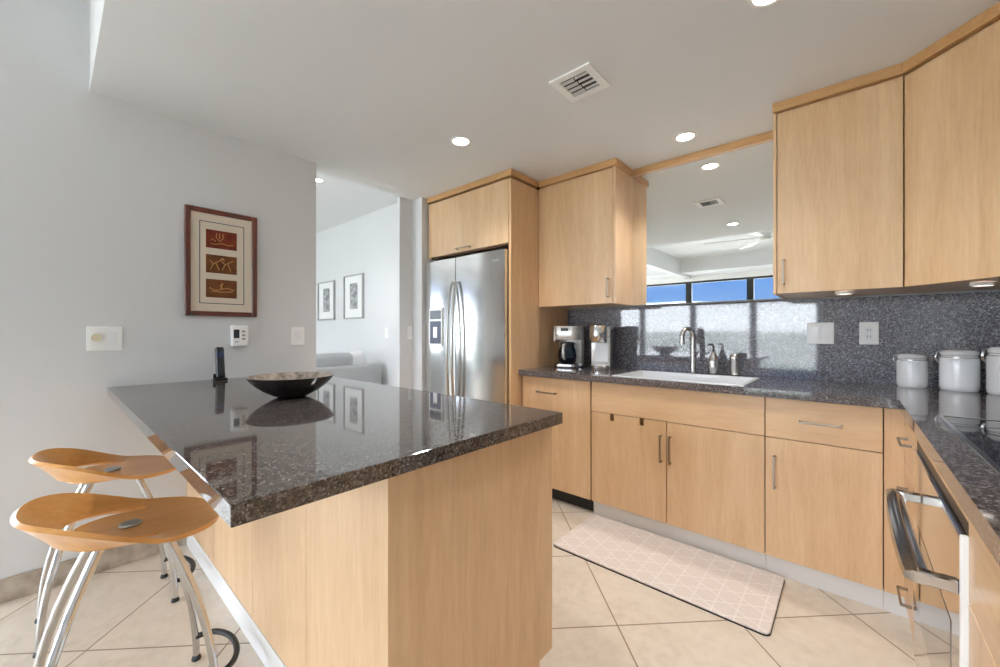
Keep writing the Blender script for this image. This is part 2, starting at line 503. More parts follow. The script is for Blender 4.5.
# window wall: black-framed glazing bays from floor to header, solid wall by the right corner
struct('wall_window_header', box(-7.5, -.45, YW - .1, YW, 2.385, 2.5), M['white_paint'])
struct('wall_front', box(-.45, XR, YW - .1, YW, 0, 2.5), M['wall'])
struct('baseboard_left', box(XL, XL + .012, -.2, 1.232, 0, .105, .002), M['skirting'])
xs = [-.45, -1.61, -2.855, -4.10, -5.345, -6.59, -7.5]
for i in range(6):
    x1, x0 = xs[i], xs[i + 1]
    f = bmesh.new(); fw = .064
    add_box(f, x0, x0 + fw, YW - .09, YW - .01, 0, 2.385); add_box(f, x1 - fw, x1, YW - .09, YW - .01, 0, 2.385)
    add_box(f, x0 + fw, x1 - fw, YW - .09, YW - .01, 2.34, 2.385); add_box(f, x0 + fw, x1 - fw, YW - .09, YW - .01, 0, .06)
    w = obj('window_%d' % (i + 1), f, M['black_metal']); w['kind'] = 'structure'
    obj('pane', box(x0 + fw, x1 - fw, YW - .055, YW - .045, .06, 2.34), M['pane'], w)
# land seen through the windows, far below the balcony
g = bmesh.new()
bmesh.ops.create_grid(g, x_segments=80, y_segments=80, size=3500)
for v in g.verts:
    r = v.co.length
    v.co.z = -9 + (max(0, r - 1500) / 2000) ** 1.5 * 26 * (0.5 + 0.5 * math.sin(v.co.x * .004 + 1.3) * math.cos(v.co.y * .003))
bmesh.ops.delete(g, geom=[f for f in g.faces if f.calc_center_median().y > 40 ], context='FACES')
struct('terrain', g, M['land'])

# recessed downlights
def downlight(x, y, z, label, r=.062, power=17.0, group='recessed ceiling lights'):
    t = thing('recessed_light', label, 'ceiling light', (x, y, z), group)
    b = bmesh.new(); add_lathe(b, [(r * .74, z - .002), (r * .8, z - .006), (r, z - .005), (r * 1.04, z - .0005), (r * .74, z - .0005)], x, y, 32, caps=False)
    obj('trim_ring', b, M['white_paint'], t)
    b = bmesh.new(); add_lathe(b, [(r * .76, z - .0035), (r * .4, z - .0045), (.0005, z - .005)], x, y, 32)
    obj('lens', b, M['lamp'], t)
    ld = bpy.data.lights.new('downlight', 'SPOT'); ld.energy = power; ld.spot_size = math.radians(125); ld.spot_blend = .8; ld.shadow_soft_size = .05; ld.color = (1, .97, .94)
    lo = bpy.data.objects.new('downlight_lamp', ld); C.objects.link(lo); lo.location = (0, 0, -.02); lo.parent = t
    return t
downlight(-1.807, 1.684, H, 'round recessed ceiling light in front of the fridge cabinet')
downlight(-.748, 2.542, H, 'round recessed ceiling light above the sink, in front of the mirror')
downlight(-.212, 1.66, H, 'round recessed ceiling light cut off by the top edge of the photo')
downlight(-.959, .72, H, 'round recessed ceiling light seen only in the mirror, below the reflected vent')
downlight(-3.95, 1.757, 2.70, 'small recessed ceiling light in the living room beyond the wall end', .05)

# ceiling air vent
vx, vy = -.963, 1.667
vt = thing('ceiling_vent', 'square white louvred air vent in the kitchen ceiling', 'air vent', (vx, vy, H))
b = bmesh.new(); s = .105
add_box(b, vx - s, vx + s, vy - s, vy - s + .035, H - .008, H); add_box(b, vx - s, vx + s, vy + s - .035, vy + s, H - .008, H)
add_box(b, vx - s, vx - s + .035, vy - s + .035, vy + s - .035, H - .008, H); add_box(b, vx + s - .035, vx + s, vy - s + .035, vy + s - .035, H - .008, H)
obj('frame', b, M['white_paint'], vt)
obj('duct_opening', box(vx - .07, vx + .07, vy - .07, vy + .07, H - .0015, H - .0003), M['black'], vt)
for k in range(4):
    yy = vy - .051 + k * .034
    sb = bmesh.new()
    w = .006
    for (xa, xb, tilt) in ((vx - .07, vx - .003, .012), (vx + .003, vx + .07, -.012)):
        q = [sb.verts.new(c) for c in ((xa, yy - w, H - .0025), (xb, yy - w, H - .0025), (xb, yy + w + tilt * .3, H - .009), (xa, yy + w + tilt * .3, H - .009))]
        sb.faces.new(q)
    r = bmesh.ops.solidify(sb, geom=list(sb.faces), thickness=.0015)
    obj('louver', sb, M['white_paint'], vt)

# ------------------------------------------------------------------ sink run of base cabinets
KZ = .095                                   # underside of doors
Z_U = Z_CT - T_CT                           # underside of stone
def carcass(x0, x1, parent, y0=Y_DOOR + .02, y1=YB, z0=KZ, z1=Z_U - .001):
    return obj('body', box(x0 + .001, x1 - .001, y0, y1 - .001, z0, z1), M['carcass'], parent)
def kick(x0, x1, parent, mat, y=Y_DOOR + .03):
    return obj('toe_kick', box(x0, x1, y, y + .02, 0, KZ - .002), mat, parent)
def front(name, x0, x1, z0, z1, parent, mat, gap=.002, y=Y_DOOR):
    return obj(name, box(x0 + gap, x1 - gap, y, y + .02, z0 + gap, z1 - gap, .0012), mat, parent)

X0, X1, X2, X3, X4, X5 = -1.844, -1.262, -.786, -.314, .106, X_DOOR
Z_DR = .678
t = thing('dishwasher', 'maple-panelled dishwasher left of the sink cabinet, under the coffee makers', 'dishwasher', (-1.56, Y_DOOR, 0))
carcass(X0, X1 - .004, t)
front('door', X0 + .012, X1 - .006, KZ, Z_U - .006, t, M['maple'])
pull_h(Y_DOOR, -1.69, -1.53, .765, t)
kick(X0, X1, t, M['black'], Y_DOOR + .06)

t = thing('sink_cabinet', 'maple double-door base cabinet under the sink with a wide false front', 'cabinet', (-.79, Y_DOOR, 0))
b = bmesh.new()
add_box(b, X1 + .001, X3 - .001, Y_DOOR + .02, YB - .001, KZ, .66)
add_box(b, X1 + .001, X3 - .001, Y_DOOR + .0205, Y_DOOR + .032, .66, Z_U - .001)
obj('body', b, M['carcass'], t)
front('false_front', X1, X3, Z_DR, Z_U - .004, t, M['maple_x'])
d = front('door', X1, X2, KZ, Z_DR, t, M['maple']); pull_v(Y_DOOR, -.815, .445, .60, d)
d = front('door', X2, X3, KZ, Z_DR, t, M['maple']); pull_v(Y_DOOR, -.765, .445, .60, d)
kick(X1 + .001, X3 - .001, t, M['kick'])
for hx, lab in ((-1.118, 'small bronze over-door hook on the left sink door, nearer the dishwasher'), (-.93, 'small bronze over-door hook on the left sink door, nearer its handle')):
    b = bmesh.new()
    add_box(b, hx - .012, hx + .012, Y_DOOR - .003, Y_DOOR - .0005, Z_DR - .042, Z_DR - .001)
    add_box(b, hx - .012, hx + .012, Y_DOOR - .003, Y_DOOR + .012, Z_DR - .0015, Z_DR + .0015)
    add_tube(b, [(hx, Y_DOOR - .003, Z_DR - .02), (hx, Y_DOOR - .016, Z_DR - .024), (hx, Y_DOOR - .018, Z_DR - .014)], .004, 8)
    tag(obj('over_door_hook', b, plain('bronze_hook', (.20, .12, .06), .35, 1.0), at=(hx, Y_DOOR, Z_DR)), lab, 'hook')

t = thing('base_cabinet', 'maple base cabinet with one drawer over one door, right of the sink cabinet', 'cabinet', (-.1, Y_DOOR, 0))
carcass(X3, X4, t)
d = front('drawer', X3, X4, Z_DR, Z_U - .004, t, M['maple_x']); pull_h(Y_DOOR, -.18, -.025, .772, d)
d = front('door', X3, X4, KZ, Z_DR, t, M['maple']); pull_v(Y_DOOR, -.275, .435, .592, d)
kick(X3 + .001, X4, t, M['kick'])

# corner and oven run (fronts look along -x)
def front_x(name, y0, y1, z0, z1, parent, mat, gap=.002, x=X_DOOR):
    return obj(name, box(x, x + .02, y0 + gap, y1 - gap, z0 + gap, z1 - gap, .0012), mat, parent)
def pull_hx(x, y0, y1, z, parent):
    b = bmesh.new(); out = x - .028
    add_box(b, out - .0035, out + .0035, y0, y1, z - .0045, z + .0045, .001)
    for y in (y0 + .004, y1 - .004): add_box(b, out, x, y - .004, y + .004, z - .0045, z + .0045)
    return obj('handle', b, M['nickel'], parent)
YO0, YO1 = 1.15, 1.93
YN0 = .30
t = thing('corner_cabinet', 'narrow maple filler cabinet in the inside corner of the counter run', 'cabinet', (.14, Y_DOOR, 0))
obj('body', box(X4 + .001, XR - .001, Y_DOOR + .02, YB - .001, KZ, Z_U - .001), M['carcass'], t)
front('filler_panel', X4, X_DOOR + .02, KZ, Z_U - .004, t, M['maple'])
kick(X4 + .001, X_DOOR + .03, t, M['kick'])
t = thing('drawer_cabinet', 'maple four-drawer cabinet between the corner and the oven', 'cabinet', (X_DOOR, 2.13, 0))
obj('body', box(X_DOOR + .02, XR - .001, YO1 + .001, Y_DOOR + .019, KZ, Z_U - .001), M['carcass'], t)
zz = [KZ, .29, .485, Z_DR, Z_U - .004]
for a, c in zip(zz[:-1], zz[1:]):
    d = front_x('drawer', YO1, Y_DOOR, a, c, t, M['maple_y'])
    pull_hx(X_DOOR, 2.06, 2.20, (a + c) / 2, d)
obj('toe_kick', box(X_DOOR + .03, X_DOOR + .05, YO1 + .001, Y_DOOR + .03, 0, KZ - .002), M['kick'], t)
t = thing('base_cabinet', 'maple base cabinet on the near side of the oven, cut off by the right edge', 'cabinet', (X_DOOR, .73, 0))
obj('body', box(X_DOOR + .02, XR - .001, YN0, YO0 - .001, KZ, Z_U - .001), M['carcass'], t)
front_x('drawer', YN0, YO0, Z_DR, Z_U - .004, t, M['maple_y'])
front_x('door', YN0 + .425, YO0, KZ, Z_DR, t, M['maple']); front_x('door', YN0, YN0 + .425, KZ, Z_DR, t, M['maple'])
obj('toe_kick', box(X_DOOR + .03, X_DOOR + .05, YN0, YO0 - .001, 0, KZ - .002), M['kick'], t)

# oven under the cooktop
t = thing('oven', 'polished stainless built-in oven with a large bar handle under the cooktop', 'oven', (X_DOOR, 1.54, 0))
obj('body', box(X_DOOR + .006, XR - .06, YO0 + .004, YO1 - .004, KZ, .825), M['steel'], t)
obj('top_rail', box(X_DOOR, X_DOOR + .018, YO0, YO1, .828, Z_U - .003, .001), M['maple_y'], t)
obj('top_gap', box(X_DOOR + .001, X_DOOR + .005, YO0 + .004, YO1 - .004, .80, .826), M['black'], t)
d = obj('door', box(X_DOOR - .008, X_DOOR + .005, YO0 + .002, YO1 - .002, .25, .798, .003), M['steel_polished'], t)
obj('window_glass', box(X_DOOR - .0092, X_DOOR - .0075, YO0 + .11, YO1 - .11, .31, .58, .0005), M['oven_glass'], d)
obj('edge_trim', box(X_DOOR - .0095, X_DOOR + .004, YO0 - .0, YO0 + .014, .11, .80, .002), M['plate'], d)
hb = bmesh.new()
hx = .104; hz = .692
def rounded_bar():
    n = 16
    prof = []
    ya, yb = 1.165, 1.735
    for i in range(n + 1):
        s_ = i / n
        bow = math.sin(PI * s_) ** .5
        prof.append((hx - .006 * bow, ya + (yb - ya) * s_))
    rings = []
    for (x, y) in prof:
        rings.append([hb.verts.new((x + .023 * math.cos(PI * k / 5), y, hz + .012 * math.sin(PI * k / 5))) for k in range(10)])
    for a, c in zip(rings[:-1], rings[1:]):
        for k in range(10): hb.faces.new((a[k], a[(k + 1) % 10], c[(k + 1) % 10], c[k]))
    hb.faces.new(rings[0][::-1]); hb.faces.new(rings[-1])
    return ya, yb
ya, yb = rounded_bar()
for y in (ya + .012, yb - .012):
    add_box(hb, hx - .002, X_DOOR - .008, y - .011, y + .011, hz - .013, hz + .013, .003)
obj('handle', hb, M['chrome'], d)
obj('lower_panel', box(X_DOOR - .006, X_DOOR + .005, YO0 + .004, YO1 - .004, KZ, .245, .002), M['steel_polished'], t)
obj('toe_kick', box(X_DOOR + .03, X_DOOR + .05, YO0, YO1, 0, KZ - .002), M['kick'], t)

# worktop with sink and cooktop openings
SX0, SX1, SY0, SY1 = -1.12, -.42, 2.365, 2.80
CX0, CX1, CY0, CY1 = .225, .74, 1.13, 1.92
xf, yf = X_DOOR - .018, Y_DOOR - .033
b = bmesh.new()
def stone(x0, x1, y0, y1): add_box(b, x0, x1, y0, y1, Z_U, Z_CT)
stone(X0 + .001, SX0, yf, 2.985); stone(SX1, xf, yf, 2.985)
stone(SX0, SX1, yf, SY0); stone(SX0, SX1, SY1, 2.985)
stone(xf, XR - .012, CY1, 2.985)
stone(xf, CX0, CY0, CY1); stone(CX1, XR - .012, CY0, CY1)
stone(xf, XR - .012, YN0 - .02, CY0)
bmesh.ops.remove_doubles(b, verts=b.verts, dist=1e-5)
tag(obj('countertop', b, M['granite_counter_lit'], at=(-.5, 2.66, Z_U), smooth=0), 'grey speckled granite L-shaped countertop along the sink and oven walls', 'countertop')
tag(obj('backsplash', box(X0 + .002, XR - .012, 2.985, YB - .001, Z_U, 1.386), M['granite_wall_lit'], at=(-.5, 2.99, Z_CT), smooth=0), 'full-height polished grey granite backsplash behind the sink and canisters', 'backsplash')
tag(obj('backsplash', box(XR - .012, XR - .001, YN0, YB - .001, Z_U, 1.386), M['granite_wall_lit'], at=(XR - .006, 1.6, Z_CT), smooth=0), 'grey granite backsplash on the right-hand wall behind the cooktop', 'backsplash')

# sink
t = thing('kitchen_sink', 'wide stainless steel sink basin set in the granite counter', 'sink', ((SX0 + SX1) / 2, (SY0 + SY1) / 2, Z_U))
b = bmesh.new(); th = .003; zb = .70; zt = Z_CT + .0035; o_ = .014
ix0, ix1, iy0, iy1 = SX0 + .001, SX1 - .001, SY0 + .001, SY1 - .001
add_box(b, ix0, ix1, iy0, iy1, zb, zb + th)
add_box(b, ix0, ix0 + th, iy0, iy1, zb, zt); add_box(b, ix1 - th, ix1, iy0, iy1, zb, zt)
add_box(b, ix0, ix1, iy0, iy0 + th, zb, zt); add_box(b, ix0, ix1, iy1 - th, iy1, zb, zt)
add_box(b, ix0 - o_, ix1 + o_, iy0 - o_, iy0 + th, Z_CT + .0003, zt, .0008); add_box(b, ix0 - o_, ix1 + o_, iy1 - th, iy1 + o_, Z_CT + .0003, zt, .0008)
add_box(b, ix0 - o_, ix0 + th, iy0, iy1, Z_CT + .0003, zt, .0008); add_box(b, ix1 - th, ix1 + o_, iy0, iy1, Z_CT + .0003, zt, .0008)
obj('basin', b, M['sink'], t)
b = bmesh.new(); add_lathe(b, [(.001, zb + .004), (.03, zb + .004), (.042, zb + .006), (.045, zb + .003)], (SX0 + SX1) / 2, (SY0 + SY1) / 2, 24)
obj('drain', b, M['chrome'], t)

fx, fy = -.795, 2.875
t = thing('kitchen_faucet', 'satin nickel gooseneck faucet behind the sink', 'faucet', (fx, fy, Z_CT))
b = bmesh.new()
add_lathe(b, [(.026, Z_CT), (.027, Z_CT + .008), (.019, Z_CT + .014), (.0175, Z_CT + .075), (.015, Z_CT + .085)], fx, fy, 24)
obj('base', b, M['faucet'], t)
b = bmesh.new()
pts = [(fx, fy, Z_CT + .07), (fx, fy, Z_CT + .15), (fx, fy, Z_CT + .245)]
ddx, ddy = -.50, -.866
for i in range(1, 15):
    a = PI * i / 14 * 1.05
    q = .046 - .046 * math.cos(a); pts.append((fx + ddx * q, fy + ddy * q, Z_CT + .245 + .056 * math.sin(a)))
add_tube(b, pts, [.0165] * 6 + [.0145] * (len(pts) - 6), 14)
add_tube(b, [pts[-1], (pts[-1][0], pts[-1][1], pts[-1][2] - .04)], [.0165, .0175], 14)
obj('spout', b, M['faucet'], t)
b = bmesh.new(); add_tube(b, [(fx + .012, fy - .012, Z_CT + .12), (fx + .03, fy - .03, Z_CT + .125), (fx + .045, fy - .05, Z_CT + .15)], [.008, .006, .005], 10)
obj('lever', b, M['faucet'], t)
sx, sy = -.668, 2.865
t = thing('soap_dispenser', 'satin nickel soap dispenser bottle with thin pump, right of the faucet', 'soap dispenser', (sx, sy, Z_CT))
b = bmesh.new(); add_lathe(b, [(.030, Z_CT), (.032, Z_CT + .006), (.031, Z_CT + .085), (.026, Z_CT + .115), (.014, Z_CT + .138), (.012, Z_CT + .15)], sx, sy, 28)
obj('bottle', b, M['faucet'], t)
b = bmesh.new(); add_tube(b, [(sx, sy, Z_CT + .148), (sx, sy, Z_CT + .185), (sx - .006, sy - .006, Z_CT + .197), (sx - .03, sy - .035, Z_CT + .192)], [.007, .006, .007, .005], 10)
obj('pump', b, M['black'], t)
ax, ay = -.548, 2.875
b = bmesh.new(); add_lathe(b, [(.030, Z_CT), (.031, Z_CT + .01), (.028, Z_CT + .014), (.028, Z_CT + .10), (.029, Z_CT + .105), (.029, Z_CT + .128), (.022, Z_CT + .138), (.001, Z_CT + .139)], ax, ay, 28)
t = tag(obj('air_gap_cap', b, M['faucet'], at=(ax, ay, Z_CT)), 'short satin nickel cylinder air gap at the right end of the sink', 'sink fitting')

# cooktop
t = thing('cooktop', 'black glass electric cooktop with steel rim in the right-hand counter', 'cooktop', ((CX0 + CX1) / 2, (CY0 + CY1) / 2, Z_CT))
b = bmesh.new(); add_box(b, CX0 + .002, CX1 - .002, CY0 + .002, CY1 - .002, Z_CT - .03, Z_CT + .004, .001)
obj('glass_plate', b, M['black_glass'], t)
b = bmesh.new(); q = .012
add_box(b, CX0 - q, CX0 + .001, CY0 - q, CY1 + q, Z_CT + .0003, Z_CT + .006, .001); add_box(b, CX1 - .001, CX1 + q, CY0 - q, CY1 + q, Z_CT + .0003, Z_CT + .006, .001)
add_box(b, CX0, CX1, CY0 - q, CY0 + .001, Z_CT + .0003, Z_CT + .006, .001); add_box(b, CX0, CX1, CY1 - .001, CY1 + q, Z_CT + .0003, Z_CT + .006, .001)
obj('rim', b, M['chrome'], t)
for bx, by, br in ((.35, 1.70, .085), (.60, 1.70, .11), (.35, 1.34, .11), (.60, 1.34, .085)):
    b = bmesh.new(); add_lathe(b, [(br, Z_CT + .0042), (br, Z_CT + .0046), (br - .004, Z_CT + .0046), (br - .004, Z_CT + .0042)], bx, by, 48, caps=False)
    obj('burner_ring', b, M['lcd'], t)

# ------------------------------------------------------------------ tall fridge surround
FPX = -1.845
YP = 2.215
t = tag(obj('tall_end_panel', box(FPX - .024, FPX, YP, YB - .001, 0, H - .061, .001), M['maple'], at=(FPX, YP, 0)), 'full-height maple end panel on the right side of the fridge', 'cabinet panel')
t = thing('fridge_cabinet', 'maple lift-up cabinet over the refrigerator', 'cabinet', (-2.32, YP, 1.80))
fx0, fx1 = -2.80, FPX - .025
obj('body', box(fx0, fx1, YP + .02, YB - .001, 1.835, H - .001), M['carcass'], t)
obj('filler', box(fx0 + .001, fx0 + .03, YP + .004, YP + .019, 1.835, H - .06), M['maple'], t)
d = front('door', fx0 + .03, fx1, 1.845, H - .058, t, M['maple'], y=YP); pull_h(YP, -2.42, -2.26, 1.872, d)
b = bmesh.new(); add_box(b, fx0, FPX + .012, YP - .014, YP + .018, H - .047, H - .0005, .002); add_box(b, FPX - .023, FPX + .012, YP + .018, 2.55 - .016, H - .047, H - .0005, .002)
obj('crown_trim', b, M['maple_edge'], t)

# refrigerator (side by side)
t = thing('refrigerator', 'stainless side-by-side refrigerator with ice dispenser under a maple cabinet', 'refrigerator', (-2.33, 2.17, 0))
rx0, rx1, rdv, ry = -2.79, FPX - .03, -2.40, 2.18
obj('body', box(rx0 + .006, rx1 - .006, ry + .07, 2.95, .02, 1.80), M['black'], t)
def fridge_door(x0, x1):
    b = bmesh.new(); n = 10
    pts = []
    for i in range(n + 1):
        s_ = i / n; pts.append((x0 + (x1 - x0) * s_, ry - .012 * math.sin(PI * (.08 + .84 * s_))))
    pts += [(x1, ry + .062), (x0, ry + .062)]
    add_prism(b, pts, .10, 1.795)
    return b
d1 = obj('freezer_door', fridge_door(rx0, rdv - .004), M['steel'], t)
d2 = obj('fridge_door', fridge_door(rdv + .004, rx1), M['steel'], t)
obj('grille', box(rx0 + .01, rx1 - .01, ry + .03, ry + .06, .02, .095), M['black'], t)
def fr_handle(x, par, lean):
    b = bmesh.new(); pts = []
    z0, z1 = .45, 1.60
    for i in range(25):
        s_ = i / 24; bow = math.sin(PI * s_) ** .6
        pts.append((x + lean * bow * .008, ry - .018 - .055 * bow, z0 + (z1 - z0) * s_))
    add_tube(b, pts, .0115, 12)
    return obj('handle', b, M['faucet'], par)
fr_handle(rdv - .024, d1, -.3); fr_handle(rdv + .030, d2, .3)
dx0, dx1, dz0, dz1 = -2.715, -2.545, 1.075, 1.395
yf_ = ry - .0185
disp = obj('ice_dispenser', box(dx0, dx1, yf_ - .004, yf_ + .02, dz0, dz1, .003), M['silver_plastic'], d1)
obj('dispenser_recess', box(dx0 + .014, dx1 - .014, yf_ - .0052, yf_ - .003, dz0 + .02, dz1 - .11), M['navy'], disp)
obj('control_panel', box(dx0 + .012, dx1 - .012, yf_ - .0055, yf_ - .003, dz1 - .095, dz1 - .02), M['lcd'], disp)
obj('paddle', box(dx0 + .06, dx1 - .06, yf_ - .009, yf_ - .005, dz0 + .07, dz0 + .16, .002), M['silver_plastic'], disp)
b = bmesh.new(); add_tube(b, [(-1.985, ry - .0105, 1.72), (-1.985, ry - .0075, 1.72)], .011, 20); add_box(b, -1.97, -1.93, ry - .0095, ry - .006, 1.713, 1.727, .001)
obj('badge', b, M['emblem'], d2)

# ------------------------------------------------------------------ wall cabinets and mirror
UB, UT = 1.388, H - .058          # bottom of wall cabinets, top of their doors
def crown(parts, parent):
    b = bmesh.new()
    for p in parts: add_box(b, *p, H - .047, H - .0005, .002)
    return obj('crown_trim', b, M['maple_edge'], parent)
UY = 2.55
t = thing('wall_cabinet', 'maple wall cabinet over the coffee makers, beside the tall fridge panel', 'cabinet', (-1.52, UY, UB))
ux0, ux1 = FPX + .001, -1.199
obj('body', box(ux0, ux1, UY + .02, 2.984, UB + .005, H - .001), M['maple'], t)
obj('end_panel', box(ux1 - .02, ux1 + .0005, UY, 2.9835, UB, H - .05), M['maple'], t)
d = front('door', ux0, ux1 - .02, UB, UT, t, M['maple'], y=UY); pull_v(UY, ux1 - .052, UB + .045, UB + .175, d)
crown([(ux0 + .012, ux1 + .014, UY - .014, UY + .018), (ux1 - .01, ux1 + .014, UY + .018, Y_MIR - .022)], t)

RY = 2.49
t = thing('wall_cabinet', 'maple wall cabinet right of the mirror, over the canisters end of the counter', 'cabinet', (-.06, RY, UB))
vx0, vx1 = -.30, .178
obj('body', box(vx0 + .001, vx1 - .001, RY + .02, 2.984, UB + .005, H - .001), M['maple'], t)
obj('end_panel', box(vx0, vx0 + .014, RY - .001, 2.9835, UB, H - .05), M['maple'], t)
d = front('door', vx0 + .016, vx1, UB, UT, t, M['maple'], y=RY); pull_v(RY, vx0 + .045, UB + .045, UB + .175, d)
crown([(vx0 - .002, vx1 - .006, RY - .014, RY + .018)], t)

CD = .29
t = thing('corner_wall_cabinet', 'maple diagonal corner wall cabinet at the right edge', 'cabinet', (.45, 2.6, UB))
b = bmesh.new(); k_ = .0145
add_prism(b, [(vx1 + .001, 2.984), (vx1 + .001, RY + .03), (vx1 + CD + .03 - .001, RY - CD + .001), (XR - .013, RY - CD + .001), (XR - .013, 2.984)], UB + .005, H - .001)
obj('body', b, M['maple'], t)
def diag(a, c, d0, d1):   # footprint along the diagonal from a to c (metres from its left end), d0..d1 out of the cabinet
    r2 = math.sqrt(.5); ex, ey, nx, ny = r2, -r2, -r2, -r2
    P = lambda s_, d_: (vx1 + ex * s_ + nx * d_, RY + ey * s_ + ny * d_)
    return [P(a, d0), P(c, d0), P(c, d1), P(a, d1)]
DL = CD * math.sqrt(2)
b = bmesh.new(); add_prism(b, diag(.003, DL - .003, -.02, 0), UB + .002, UT - .002, .0012)
obj('door', b, M['maple'], t)
b = bmesh.new(); add_prism(b, diag(-.004, DL + .004, -.018, .014), H - .047, H - .0005, .002)
obj('crown_trim', b, M['maple_edge'], t)

# furred wall behind the mirror, header trim, mirror
struct('trim_1', box(ux1 + .002, vx0 - .002, Y_MIR + .008, 2.984, UB, H - .001), M['wall'])
tag(obj('header_trim', box(ux1 + .0145, vx0 - .002, Y_MIR - .02, Y_MIR + .007, H - .049, H - .0005, .002), M['maple_edge'], at=(-.75, Y_MIR, H)), 'maple trim strip along the ceiling above the mirror', 'trim')
tag(obj('wall_mirror', box(ux1 + .002, vx0 - .002, Y_MIR, Y_MIR + .007, UB + .001, H - .051), M['mirror'], at=(-.75, Y_MIR, UB)), 'frameless wall mirror above the sink between the wall cabinets', 'mirror')

# puck lights under the right-hand wall cabinets
for px_, py_, lab in ((-.02, 2.60, 'small round puck light under the wall cabinet right of the mirror'), (.405, 2.50, 'small round puck light under the diagonal corner wall cabinet')):
    t = thing('puck_light', lab, 'cabinet light', (px_, py_, UB))
    b = bmesh.new(); add_lathe(b, [(.036, UB + .004), (.036, UB - .008), (.028, UB - .010), (.028, UB - .006)], px_, py_, 28, caps=False)
    obj('housing', b, M['white_paint'], t)
    b = bmesh.new(); add_lathe(b, [(.0275, UB - .006), (.015, UB - .009), (.0005, UB - .0095)], px_, py_, 28)
    obj('lens', b, M['lamp_soft'], t)

# ------------------------------------------------------------------ wall plates
def plate(name, label, cat, axis, u, z, w, h_, rockers, face, outlet=False):
    """axis 'x': plate on a wall looking along +x at x=face, u = y; axis 'y': looking along -y at y=face, u = x"""
    def bx(u0, u1, z0, z1, d0, d1, bev=0.0):
        if axis == 'x': return box(face + d0, face + d1, u0, u1, z0, z1, bev=bev)
        return box(u0, u1, face - d1, face - d0, z0, z1, bev=bev)
    loc = (face, u, z) if axis == 'x' else (u, face, z)
    t = thing(name, label, cat, loc)
    obj('cover_plate', bx(u - w / 2, u + w / 2, z - h_ / 2, z + h_ / 2, .0003, .006, .0015), M['plate'], t)
    for k in range(rockers):
        c = u + (k - (rockers - 1) / 2) * .046
        if outlet:
            bm_ = bx(c - .0165, c + .0165, z - .033, z + .033, .006, .0075, .0005)
            o = obj('receptacle', bm_, M['ceramic'], t)
            for dz in (-.018, .018):
                for du in (-.0065, .0065):
                    obj('slot', bx(c + du - .0012, c + du + .0012, z + dz - .005, z + dz + .005, .0074, .0078), M['black'], o)
        else:
            obj('rocker', bx(c - .0165, c + .0165, z - .033, z + .033, .006, .0095, .0012), M['ceramic'], t)
    return t
t = plate('light_switch', 'double white wall switch plate with round dimmer knob, left of the framed picture', 'light switch', 'x', .182, 1.159, .128, .12, 1, XL)
for c in t.children:
    if c.name.startswith('rocker'): c.location.y += .028
b = bmesh.new(); add_tube(b, [(XL + .006, .152, 1.163), (XL + .022, .152, 1.163)], .019, 24)
obj('dimmer_knob', b, M['almond'], t)
plate('light_switch', 'single white rocker switch near the end of the left wall', 'light switch', 'x', 1.108, 1.166, .085, .122, 1, XL)
plate('light_switch', 'wide white two-gang switch plate on the granite backsplash', 'light switch', 'y', -.130, 1.185, .122, .124, 2, 2.985)
plate('power_outlet', 'white power outlet on the granite backsplash above the canisters', 'power outlet', 'y', .078, 1.185, .079, .124, 1, 2.985, True)
plate('light_switch', 'small white switch on the far living room wall beside the column', 'light switch', 'y', -4.17, 1.185, .075, .12, 1, 2.68)
plate('light_switch', 'white switch seen edge-on, on the shaded end wall by the fridge', 'light switch', 'x', 2.125, 1.185, .05, .115, 1, -2.95)

# thermostat
t = thing('thermostat', 'white thermostat with grey screen on the left wall, under the framed picture', 'thermostat', (XL, .763, 1.167))
obj('case', box(XL + .0003, XL + .034,   .716, .808, 1.103, 1.234, .012, 3), M['plate'], t)
obj('display', box(XL + .0335, XL + .0352, .728, .758, 1.155, 1.207, .001), M['lcd'], t)
for by, bz in ((.780, 1.195), (.780, 1.172), (.780, 1.150), (.745, 1.132)):
    obj('button', box(XL + .0335, XL + .036, by - .009, by + .009, bz - .006, bz + .006, .001), M['frame_grey'] if by > .76 else M['pale_panel'], t)

# framed picture on the left wall
py0, py1, pz0, pz1 = .497, .857, 1.285, 1.905
t = thing('framed_picture', 'cherry-framed picture of three stacked rust-brown prints on the left wall', 'picture', (XL, (py0 + py1) / 2, pz0))
b = bmesh.new(); fw = .027
add_box(b, XL + .001, XL + .024, py0, py0 + fw, pz0, pz1, .003); add_box(b, XL + .001, XL + .024, py1 - fw, py1, pz0, pz1, .003)
add_box(b, XL + .001, XL + .024, py0 + fw, py1 - fw, pz0, pz0 + fw, .003); add_box(b, XL + .001, XL + .024, py0 + fw, py1 - fw, pz1 - fw, pz1, .003)
obj('frame', b, M['cherry'], t)
mt = obj('mount', box(XL + .001, XL + .012, py0 + fw, py1 - fw, pz0 + fw, pz1 - fw), M['cream_mat'], t)
b = bmesh.new(); i0, i1, j0, j1 = py0 + .068, py1 - .068, pz0 + .072, pz1 - .072; lw = .004
add_box(b, XL + .0115, XL + .0126, i0, i0 + lw, j0, j1); add_box(b, XL + .0115, XL + .0126, i1 - lw, i1, j0, j1)
add_box(b, XL + .0115, XL + .0126, i0, i1, j0, j0 + lw); add_box(b, XL + .0115, XL + .0126, i0, i1, j1 - lw, j1)
obj('border_line', b, M['blue_line'], mt)
pc = (py0 + py1) / 2 - .004
